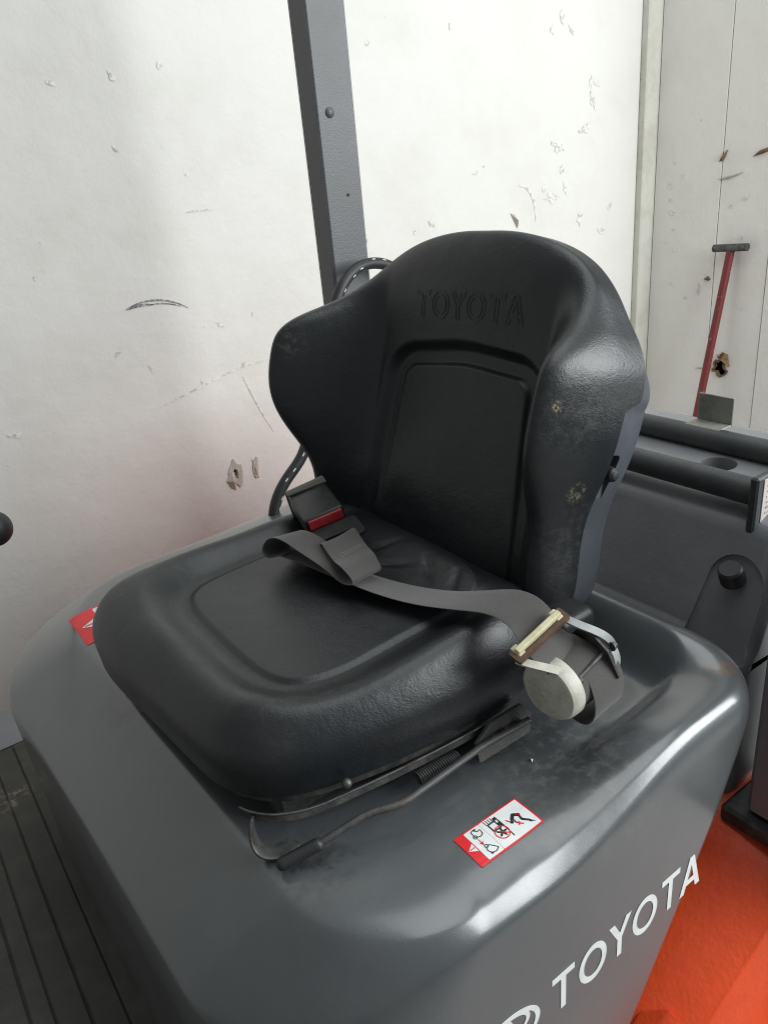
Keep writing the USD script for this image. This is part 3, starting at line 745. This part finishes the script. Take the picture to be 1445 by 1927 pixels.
# ------------------------------------------------------------------ operator seat
YS = -0.045
seat = thing('operator_seat', (0.0, YS, 0.0), label='black vinyl forklift seat with raised side bolsters and a grey lap belt', cat='seat')
half = [(-0.272, 0.0), (-0.270, 0.10), (-0.258, 0.185), (-0.225, 0.238), (-0.15, 0.262), (-0.03, 0.276), (0.08, 0.280), (0.17, 0.268), (0.235, 0.225), (0.255, 0.13), (0.258, 0.0)]
cush_loop = closed_spline([(-0.272, -0.04), (-0.262, -0.16), (-0.246, -0.228), (-0.205, -0.274), (-0.13, -0.302), (-0.03, -0.320), (0.07, -0.326), (0.15, -0.318), (0.225, -0.27), (0.25, -0.17), (0.255, -0.04),
    (0.252, 0.09), (0.225, 0.19), (0.16, 0.232), (0.06, 0.246), (-0.05, 0.252), (-0.15, 0.252), (-0.225, 0.240), (-0.268, 0.205), (-0.284, 0.14), (-0.281, 0.05)], 620)
pan_half = [(-0.168, 0.0), (-0.164, 0.10), (-0.143, 0.155), (-0.095, 0.180), (-0.02, 0.185), (0.08, 0.186), (0.16, 0.178), (0.20, 0.12), (0.205, 0.0)]
cpanel = closed_spline([(x, YS - y) for x, y in pan_half] + [(x, YS + y) for x, y in pan_half[-2:0:-1]], 900)
CZ0, CZ1 = 0.046, 0.160


def cushion_h(P, d):
    g = np.sqrt(np.clip(1 - (1 - np.clip(d / 0.088, 0, 1)) ** 2.15, 0, 1))
    s = sd(cpanel, P); x, y = P[:, 0], P[:, 1] - YS
    off = -0.031 * sstep(-0.062, 0.006, s) + 0.0045 * sstep(0.009, 0.021, s)
    top = CZ1 + 0.010 * sstep(-0.1, 0.15, x) - 0.006 * sstep(-0.1, -0.27, x) + off
    top += 0.020 * np.exp(-((x - 0.175) / 0.045) ** 2) * np.clip(1 - (np.abs(y) / 0.24) ** 2, 0, 1)
    top += 0.0022 * (meshkit.noise(np.c_[P * 14, np.zeros(len(P))], 3) - 0.5)
    for a_, b_, ang, dep in ((0.115, -0.055, 0.5, 0.0035), (0.128, -0.005, 0.9, 0.003), (0.11, 0.02, 0.2, 0.0025), (0.14, -0.12, -0.6, 0.004), (0.15, -0.17, -0.9, 0.003)):
        u = (x - a_) * math.cos(ang) + (P[:, 1] - b_) * math.sin(ang); v = -(x - a_) * math.sin(ang) + (P[:, 1] - b_) * math.cos(ang)
        top -= dep * np.exp(-(u / 0.007) ** 2) * np.exp(-(v / 0.03) ** 2)
    return CZ0 + (top - CZ0) * g


SR = np.r_[np.linspace(0.004, 0.72, 150), np.linspace(0.72, 0.97, 70)[1:], 0.978, 0.984, 0.989, 0.993, 0.996, 0.998, 0.9993, 1.0]
cv, cf = heightfield(cush_loop, (0.0, YS), cushion_h, CZ0, SR)
# the side walls lean in a little towards the pan
k = sstep(0.11, CZ0, cv[:, 2])[:, None]
cv[:, :2] += (np.array([0.0, YS]) - cv[:, :2]) * 0.035 * k ** 1.3
cushion = obj('cushion', trimesh.Trimesh(cv, cf, process=False), 'vinyl', seat, 55)


def cushion_z(x, y):
    P = np.array([[x, y]]); inside = shapely.contains_xy(sg.Polygon(cush_loop), x, y)
    return float(cushion_h(P, dist_to(cush_loop, P))[0]) if inside else -1.0


pan_poly = affinity.scale(sg.Polygon(cush_loop), 0.93, 0.955)
pm = extrude(pan_poly.simplify(0.0008), 0.012); pm.apply_translation((0, 0, 0.034))
obj('seat_pan', pm, 'dark_metal', seat, 30)
lipc = np.vstack([spline([(-0.243, -0.243, 0.043), (-0.226, -0.268, 0.040), (-0.195, -0.287, 0.037), (-0.15, -0.2985, 0.036)], 20), spline([(-0.14, -0.300, 0.036), (-0.03, -0.3145, 0.037), (0.06, -0.321, 0.038), (0.115, -0.322, 0.038)], 30)])
lt = np.gradient(lipc, axis=0)
obj('pan_flange', ribbon(lipc - [0, -0.001, 0.0045], np.tile((0.0, 0.25, 1.0), (50, 1)), 0.0052, 0.0022), 'dark_metal', seat, 40)
obj('pan_lip', tube(lipc + [0, -0.0004, 0.0008], 0.0013, 8), 'worn_steel', seat, True)
for y in (YS - 0.19, YS + 0.17):
    obj('slide_rail', cbox((-0.20, y - 0.022, 0.002), (0.24, y + 0.022, 0.0325), 0.003), 'dark_metal', seat, False)
obj('suspension_base', cbox((-0.18, YS - 0.16, 0.002), (0.22, YS + 0.14, 0.031), 0.004), 'black_plastic', seat, False)
# adjust lever with rubber grip
def bent(points, r, n=9):
    """polyline with rounded bends"""
    P = [np.array(p, float) for p in points]; out = [P[0]]
    for a, p, b in zip(P, P[1:], P[2:]):
        u, v = (a - p), (b - p); q = min(r, 0.45 * np.linalg.norm(u), 0.45 * np.linalg.norm(v)); p0, p1 = p + u / np.linalg.norm(u) * q, p + v / np.linalg.norm(v) * q
        out += [(1 - t) ** 2 * p0 + 2 * t * (1 - t) * p + t * t * p1 for t in np.linspace(0, 1, n)]
    return np.array(out + [P[-1]])


lv = bent([(0.112, -0.345, 0.031), (0.035, -0.341, 0.031), (-0.094, -0.351, 0.031), (-0.134, -0.3345, 0.030), (-0.186, -0.3275, 0.0205), (-0.212, -0.321, 0.0145)], 0.016)
lever = obj('adjust_lever', tube(lv, 0.0044, 16), 'lever_steel', seat, True)
gr = capsule_tube(np.linspace(np.array([-0.187, -0.3275, 0.0205]), np.array([-0.239, -0.313, 0.0085]), 12), 0.0076, 18)
obj('lever_grip', gr, 'rubber', lever, True)
t = np.linspace(0, 1, 420); a = t * 2 * np.pi * 19
sp0, sp1 = np.array([-0.052, -0.322, 0.021]), np.array([0.008, -0.326, 0.022])
ax = (sp1 - sp0) / np.linalg.norm(sp1 - sp0)
hel = sp0 + (sp1 - sp0) * t[:, None] + 0.0075 * (np.cos(a)[:, None] * np.array([0, 1, 0]) + np.sin(a)[:, None] * np.array([0, 0, 1]))
obj('coil_spring', tube(hel, 0.0013, 6), 'lever_steel', seat, True)
# rear bracket of the lever with two bolts
rb = sg.Polygon([(0.035, -0.006), (0.115, -0.006), (0.122, 0.012), (0.112, 0.026), (0.06, 0.026), (0.035, 0.012)]).buffer(0.004)
rm = extrude(rb, 0.004); v = rm.vertices
obj('lever_bracket', trimesh.Trimesh(np.c_[v[:, 0], -0.329 + 0.25 * (v[:, 1] - 0.02) - v[:, 2], 0.016 + v[:, 1]], rm.faces[:, ::-1]), 'dark_metal', seat, 30)
lb = seat + '/lever_bracket'
def hexbolt(r, h):
    b = trimesh.creation.cylinder(r, h, sections=6); w = trimesh.creation.cylinder(r * 1.35, h * 0.3, sections=24); w.apply_translation((0, 0, -h * 0.5)); return cat(b, w)
for p in ((0.074, -0.338, 0.027), (0.099, -0.338, 0.029)):
    obj('hex_bolt', place(hexbolt(0.0055, 0.006), p, (1, 0, 0), (0, -1, 0.25)), 'worn_steel', lb, False)
obj('pan_bolt', place(trimesh.creation.icosphere(3, 0.006), (-0.135, -0.302, 0.052), (1, 0, 0), (0, -1, 0)), 'worn_steel', seat, True)
# bent strap feet at the front corners
def strap(pts, across, hw=0.009, th=0.003):
    p = spline(pts, 30); return ribbon(p, np.tile(across, (30, 1)), hw, th)
obj('front_foot', strap([(-0.236, -0.262, 0.040), (-0.243, -0.270, 0.022), (-0.241, -0.282, 0.008), (-0.228, -0.292, 0.0035), (-0.205, -0.290, 0.003)], (0.6, 0.8, 0)), 'worn_steel', seat, True)
obj('front_foot', strap([(-0.235, 0.125, 0.040), (-0.247, 0.130, 0.022), (-0.256, 0.140, 0.008), (-0.248, 0.150, 0.0035), (-0.22, 0.150, 0.003)], (0.2, 1, 0)), 'worn_steel', seat, True)

# backrest: coordinates y across, w up along the lean, d out to the front
PHI = math.radians(15.5)
BO = np.array([0.208, 0.0, 0.10]); EW = np.array([math.sin(PHI), 0, math.cos(PHI)]); EN = np.array([-math.cos(PHI), 0, math.sin(PHI)])
YB = -0.026


YAW = math.radians(7.0)


def bpos(y, w, d):
    y, w, d = np.broadcast_arrays(y, w, d)
    p = BO + w[..., None] * EW + d[..., None] * EN; v = y - YB
    p[..., 0] -= v * math.sin(YAW); p[..., 1] = YB + v * math.cos(YAW) + (p[..., 0] - BO[0]) * 0.0
    return p


def pad_back(w):
    """how far behind the face the vinyl pad reaches: deep at the head, shallow below where the plastic shell shows"""
    return 0.021 + 0.028 * sstep(0.284, 0.302, w)


bh = [(-0.03, 0.0), (-0.03, 0.19), (-0.018, 0.240), (0.03, 0.257), (0.09, 0.253), (0.145, 0.260), (0.20, 0.282), (0.25, 0.294), (0.295, 0.296), (0.335, 0.294), (0.37, 0.278), (0.40, 0.252), (0.433, 0.222), (0.468, 0.180), (0.491, 0.135), (0.504, 0.090), (0.5105, 0.04), (0.511, 0.0)]
back_loop = closed_spline([(YB + y, w) for w, y in bh] + [(YB - y * (1 - 0.065 * float(sstep(0.08, 0.25, w)) * float(sstep(0.52, 0.36, w))), w) for w, y in bh[-2:0:-1]], 760)
ph = [(-0.02, 0.0), (-0.02, 0.165), (0.05, 0.166), (0.18, 0.155), (0.27, 0.142), (0.315, 0.118), (0.334, 0.06), (0.338, 0.0)]
YP = YB - 0.009
bpanel = fillet_loop([(YP - 0.176, -0.06), (YP + 0.176, -0.06), (YP + 0.146, 0.330), (YP, 0.345), (YP - 0.146, 0.330)], (0.01, 0.01, 0.055, 0.3, 0.055), 60, 120)
dB = 0.055


def back_h(P, d):
    y, w = np.abs(P[:, 0] - YB), P[:, 1]
    Bw = CubicSpline([-0.05, 0.0, 0.08, 0.13, 0.17, 0.22, 0.27, 0.32, 0.36, 0.395, 0.43, 0.46, 0.50, 0.54], [0.055, 0.056, 0.068, 0.090, 0.116, 0.140, 0.150, 0.146, 0.124, 0.080, 0.042, 0.018, 0.004, 0.0])(w)
    ridge = 0.252 + 0.008 * sstep(0.15, 0.3, w)
    Bw = Bw * (1 - 0.14 * (P[:, 0] < YB))
    bol = Bw * sstep(0.158, ridge, y)
    db = pad_back(w)
    top = db + bol
    s = sd(bpanel, P)
    top = top - 0.015 * sstep(-0.012, 0.008, s) + 0.008 * sstep(0.022, 0.031, s)
    top += 0.010 * np.exp(-((w - 0.43) / 0.06) ** 2) * np.exp(-(y / 0.15) ** 2)
    top += 0.0022 * (meshkit.noise(np.c_[P * 14, np.ones(len(P))], 5) - 0.5)
    r = 0.045 + 0.010 * sstep(0.15, 0.3, w)
    g = np.clip(1 - (1 - np.clip(d / r, 0, 1)) ** 2.2, 0, 1) ** 0.5
    return db - 0.021 + (top - db + 0.021) * g          # rounds off to the seam, then a plain flank down to the back


bv, bf = heightfield(back_loop, (YB, 0.24), back_h, 0.0, SR)
BV = bpos(bv[:, 0], bv[:, 1], bv[:, 2] - pad_back(bv[:, 1]))
mb = trimesh.Trimesh(BV, bf, process=False)
if mb.volume < 0: mb.invert()
backrest = obj('backrest', mb, 'vinyl', seat, 55)


def back_surface(y, w):
    P = np.c_[y, w]; return back_h(P, dist_to(back_loop, P)) - pad_back(np.asarray(w))


# embossed word: outlined letters rising out of the vinyl
el, we = letters('TOYOTA', 1.0, 0.20)
ew, eh = 0.205, 0.040
for g in el:
    g = affinity.scale(g, ew / we, eh, origin=(0, 0))
    rim_ = g.buffer(0.0012).difference(g.buffer(-0.0014)).segmentize(0.003)
    for part in getattr(rim_, 'geoms', [rim_]):
        m = extrude(part, 1.0); v = m.vertices.copy()
        y = YB - 0.011 + ew / 2 - v[:, 0]; w = 0.381 + v[:, 1]
        d = back_surface(y, w) + np.where(v[:, 2] > 0.5, 0.0008, -0.002)
        m.vertices = bpos(y, w, d)
        if m.volume < 0: m.invert()
        obj('embossed_letter', m, 'vinyl', backrest, 40)

# plastic shell behind the pad
shell_loop = affinity.scale(sg.Polygon(back_loop), 0.965, 0.985)
sl = np.array(shell_loop.exterior.coords)[:-1]
def shell_h(P, d):
    return (0.105 - 0.034 * sstep(0.30, 0.37, P[:, 1]) - pad_back(P[:, 1])) * np.clip(1 - (1 - np.clip(d / 0.030, 0, 1)) ** 3.0, 0, 1) ** 0.5
sv, sf = heightfield(sl, (YB, 0.24), shell_h, 0.0, np.r_[np.linspace(0.05, 0.8, 24), np.linspace(0.8, 0.98, 24)[1:], 0.985, 0.99, 0.994, 0.997, 0.999, 1.0])
ms = trimesh.Trimesh(bpos(sv[:, 0], sv[:, 1], -pad_back(sv[:, 1]) - 0.0015 - sv[:, 2]), sf, process=False)
if ms.volume < 0: ms.invert()
kc = bpos(np.array(YB - 0.250), np.array(0.198), np.array(-0.041))
side_n = np.array([math.sin(YAW) * 0.2, -1.0, 0.05])
try:
    rec = sg.Polygon([(-0.010, -0.028), (0.004, -0.028), (0.008, 0.022), (-0.006, 0.022)]).buffer(0.006)
    rk = place(extrude(rec, 0.06), kc + np.array([0, 0.005, 0]), EN * -1, side_n)
    ms = from_man(to_man(trimesh.Trimesh(ms.vertices, ms.faces, process=True)) - to_man(rk))
except Exception as e:
    print('shell recess failed', e)
shell = obj('back_shell', ms, 'shell_plastic', seat, 30)
kn = trimesh.creation.revolve(np.array([(0, 0.030), (0.006, 0.0285), (0.0095, 0.025), (0.0110, 0.018), (0.0115, 0.0), (0, 0.0)]), sections=36)
obj('recline_knob', place(kn, kc + np.array([0, 0.008, 0]) + EW * 0.002, EN, side_n), 'rubber', shell, 30)

# recliner joints under the backrest
for y0 in (YS - 0.275, YS + 0.215):
    obj('recliner_joint', rbox((0.20, y0, 0.05), (0.27, y0 + 0.06, 0.12), 0.012), 'black_plastic', seat, 30)

# ---- lap belt
def drape(pts, n, gap=0.003):
    """pts: (x, y, z or None); None lies on the cushion"""
    q = [(x, y, (cushion_z(x, y) + gap) if z is None else z) for x, y, z in pts]
    return spline(q, n)
HW = 0.0300
main = drape([(0.020, 0.062, 0.158), (0.034, 0.01, 0.156), (0.050, -0.06, 0.152), (0.070, -0.14, 0.152), (0.094, -0.215, 0.160), (0.110, -0.268, 0.174), (0.115, -0.315, 0.186), (0.112, -0.352, 0.181), (0.109, -0.372, 0.167), (0.118, -0.386, 0.150), (0.130, -0.390, 0.132)], 120)
acr = np.array([1.0, 0.25, 0.0]) * np.ones((120, 1)); acr[:, 2] = np.interp(np.arange(120), [0, 30, 70, 119], [-0.25, -0.30, -0.1, 0.35])
belt = obj('belt_webbing', ribbon(main, acr, HW), 'webbing', seat, 50)
lp1 = spline([(0.020, 0.062, 0.158), (0.007, 0.083, 0.169), (0.013, 0.076, 0.182), (0.031, 0.02, 0.181), (0.043, -0.05, 0.165), (0.048, -0.086, 0.160), (0.050, -0.098, 0.168), (0.050, -0.088, 0.177), (0.055, -0.060, 0.181), (0.065, -0.02, 0.183), (0.074, 0.012, 0.181), (0.076, 0.019, 0.172)], 130)
ac1 = np.array([1.0, 0.24, -0.2]) * np.ones((130, 1)); ac1[:, 1] = np.interp(np.arange(130), [0, 90, 129], [0.25, 0.25, 0.12])
ac1[:, 2] = np.interp(np.arange(130), [0, 80, 129], [-0.25, -0.1, 0.05])
obj('belt_webbing', ribbon(lp1, ac1, HW), 'webbing', seat, 50)

tdir = np.array([0.25, 0.96, 0.10])       # from the strap towards the buckle
X_ = np.array([1.0, -0.20, 0.20])          # across
def box_on(o, along, across, lo, hi, r):
    """box in a frame: x across, y along, z up"""
    return on_frame(rbox(lo, hi, r), o, along, across)
def on_frame(mesh, o, along, across):
    a = np.array(along, float); c = np.array(across, float); a /= np.linalg.norm(a); c -= a * (c @ a); c /= np.linalg.norm(c); n = np.cross(c, a)
    m = mesh.copy(); m.vertices = np.array(o) + mesh.vertices @ np.stack([c, a, n]); return m
to = np.array([0.076, 0.018, 0.176])
tp = sg.box(-0.036, -0.008, 0.036, 0.030).buffer(0.009).difference(sg.box(-0.031, -0.003, 0.031, 0.0035).buffer(0.0008))
obj('belt_tongue', on_frame(extrude(tp, 0.006), to - [0, 0, 0.002], tdir, X_), 'black_plastic', seat, 30)
ta = tdir / np.linalg.norm(tdir)
bo = to + ta * 0.046 + np.array([0.0, 0.0, 0.004])
buck = obj('buckle', box_on(bo, tdir, X_, (-0.033, 0.0, -0.022), (0.033, 0.108, 0.018), 0.006), 'black_plastic', seat, 40)
obj('release_button', box_on(bo, tdir, X_, (-0.0285, -0.0025, -0.003), (0.0285, 0.004, 0.0145), 0.002), 'red_button', buck, 40)
F_ = lambda y, z: on_frame(trimesh.Trimesh([[0, y, z]] * 3, [[0, 1, 2]], process=False), bo, tdir, X_).vertices[0]
st = spline([F_(0.088, 0.0195), F_(0.102, 0.0205), F_(0.112, 0.016), F_(0.116, 0.004), F_(0.115, -0.02), F_(0.113, -0.06)], 40)
obj('buckle_strap', ribbon(st, np.tile(X_, (40, 1)), 0.0345, 0.003), 'webbing', seat, 50)
# stitches across the sewn strap end
for r_ in range(3):
    for i in range(11):
        s = -0.021 + 0.042 * i / 10
        c0 = np.array([0.0605, -0.040 - 0.004 * r_, 0.1835]) + s * np.array([0.97, 0.20, -0.02])
        obj('stitch', place(cbox((-0.0013, -0.0004, 0), (0.0013, 0.0004, 0.0005), 0.0001), c0, (0.9, 0.5 if i % 2 else -0.1, 0.0), (0.02, 0.05, 1)), 'thread', belt, False)

# ---- belt retractor at the near side
SA = np.array([0.92, -0.03, 0.22]); SA /= np.linalg.norm(SA)            # spool axis
sc = np.array([0.153, -0.390, 0.117]); upv = np.array([-0.1, -0.55, 0.83])
RF = lambda mesh, o: place(mesh, o, SA, upv)                              # x along the axis, z outwards
capm = trimesh.creation.revolve(np.array([(0, 0.022), (0.030, 0.0212), (0.0365, 0.018), (0.0392, 0.012), (0.040, 0.0), (0.037, -0.002), (0, -0.002)]), sections=56)
ret = obj('retractor_cap', place(capm, sc - SA * 0.039, (0, -0.5, 0.8), -SA), 'ivory_plastic', seat, 30)
hub = trimesh.creation.revolve(np.array([(0, 0.0045), (0.005, 0.0042), (0.0065, 0.002), (0.007, 0.0)]), sections=24)
rng_ = trimesh.creation.revolve(np.array([(0.0235, 0.0), (0.0240, 0.0016), (0.0262, 0.0016), (0.0268, 0.0), (0.0235, 0.0)]), sections=56)
obj('cap_ring', place(rng_, sc - SA * 0.0604, (0, -0.5, 0.8), -SA), 'ivory_plastic', ret, 30)
obj('cap_boss', place(hub, sc - SA * 0.0608, (0, -0.5, 0.8), -SA), 'ivory_plastic', ret, 30)
obj('retractor_cap', place(capm.copy().apply_scale((0.86, 0.86, 0.8)), sc + SA * 0.020, (0, -0.5, 0.8), SA), 'grey_plastic', seat, 30)
# side cheeks of the frame
cheek = sg.Polygon([(-0.030, 0.030), (-0.020, 0.040), (0.010, 0.038), (0.038, 0.016), (0.036, -0.026), (0.0, -0.036), (-0.036, -0.024)]).buffer(0.002)
m = extrude(cheek, 0.003); v = m.vertices
X, Y, Z = frame_from(SA, upv)
ck = trimesh.Trimesh(sc + SA * 0.018 + v[:, 2:] * SA + v[:, :1] * -Y + v[:, 1:2] * Z, m.faces, process=False); ck.fix_normals()
obj('frame_cheek', ck, 'dark_metal', seat, False)
# guide slot with yellowed insert
g0, g1 = np.array([0.066, -0.372, 0.160]), np.array([0.140, -0.374, 0.186])
gd = (g1 - g0) / np.linalg.norm(g1 - g0); gn = np.array([-0.25, -0.25, 0.93])
gl = np.linalg.norm(g1 - g0)
fr = sg.box(-0.001, -0.007, gl + 0.001, 0.0065).buffer(0.0025).difference(sg.box(0.006, -0.003, gl - 0.006, 0.003))
guide = obj('guide_frame', place(extrude(fr, 0.005), g0, gd, gn), 'brown_rust', seat, 30)
obj('guide_insert', place(cat(rbox((0.003, -0.0015, 0.002), (gl - 0.003, 0.0065, 0.011), 0.002), rbox((0.002, -0.004, 0.0), (0.012, 0.012, 0.006), 0.0018), rbox((gl - 0.012, -0.004, 0.0), (gl - 0.002, 0.012, 0.006), 0.0018)), g0, gd, gn), 'yellowed_plastic', guide, 30)
# arms from the slot down to the rod
b0, b1 = np.array([0.121, -0.413, 0.124]), np.array([0.179, -0.414, 0.146])
for p0, p1, mt in ((g0, b0, 'ivory_plastic'), (g1, b1, 'grey_plastic')):
    pth = spline([p0 - gn * 0.002, p0 * 0.5 + p1 * 0.5 + np.array([0, -0.006, 0.004]), p1 - SA * 0.002 * (1 if mt[0] == 'i' else -1), p1 + np.array([0.0, 0.0, -0.02])], 20)
    obj('retractor_arm', ribbon(pth, np.tile(SA, (20, 1)), 0.0048, 0.004), mt, seat, 50)
obj('cross_rod', tube(np.linspace(b0 - (b1 - b0) * 0.06, b1 + (b1 - b0) * 0.06, 6), 0.0026, 12), 'worn_steel', seat)
for b in (b0, b1):
    obj('rod_nut', place(hexbolt(0.0042, 0.006), b + [0, -0.004, 0.001], (0, 0, 1), SA), 'worn_steel', seat, False)
# slack turns of webbing on the spool
X, Y, Z = frame_from(SA, upv)
an = np.linspace(0, 4 * np.pi, 150)
lo_ = sc - SA * 0.008 + ((0.034 + 0.004 * an / (4 * np.pi)) * np.cos(an))[:, None] * -Y + (0.027 * np.sin(an))[:, None] * Z
tt = np.array([0.0, -0.72, -0.69])
an2 = np.linspace(-0.3, 2 * np.pi - 0.1, 90)
ea, eb = np.array([0.0, -0.42, -0.90]), np.array([0.0, -0.90, 0.42])
loop_c = sc - SA * 0.006 + np.array([0.010, -0.006, -0.014]) + (0.046 * np.cos(an2))[:, None] * ea + (0.033 * np.sin(an2))[:, None] * eb
obj('spooled_webbing', ribbon(lo_, np.tile(SA, (150, 1)), 0.0235), 'webbing', seat, 50)
obj('spooled_webbing', ribbon(loop_c, np.tile(SA, (90, 1)), 0.0245, 0.002), 'webbing', seat, 50)
obj('retractor_bracket', cbox((0.135, -0.375, 0.085), (0.185, -0.290, 0.097), 0.003), 'dark_metal', seat, False)

# ------------------------------------------------------------------ rod leaning on the wall
rod = thing('tow_rod', (2.46, 1.03, -1.1), label='red T-handled steel rod leaning against the white wall', cat='rod')
r0, r1 = np.array([2.630, 0.955, 0.254]), np.array([2.540, 0.995, -0.447])
foot = r0 + (r1 - r0) * ((-1.1 - r0[2]) / (r1[2] - r0[2]))
obj('shaft', tube(np.linspace(r0, foot, 12), 0.0165, 20), 'rod_red', rod)
obj('handle', tube(np.linspace((2.625, 1.028, 0.260), (2.625, 0.880, 0.268), 6), 0.0155, 20), 'worn_steel', rod)

# a flake of paint on the hood
fl = obj('paint_flake', trimesh.convex.convex_hull(np.array([(0.083, -0.377, 0.0008), (0.088, -0.374, 0.0008), (0.0865, -0.3715, 0.0008), (0.085, -0.374, 0.0035)])), 'white_paint', None, False,
         label='tiny white paint flake lying on the grey hood below the belt reel', cat='paint flake')
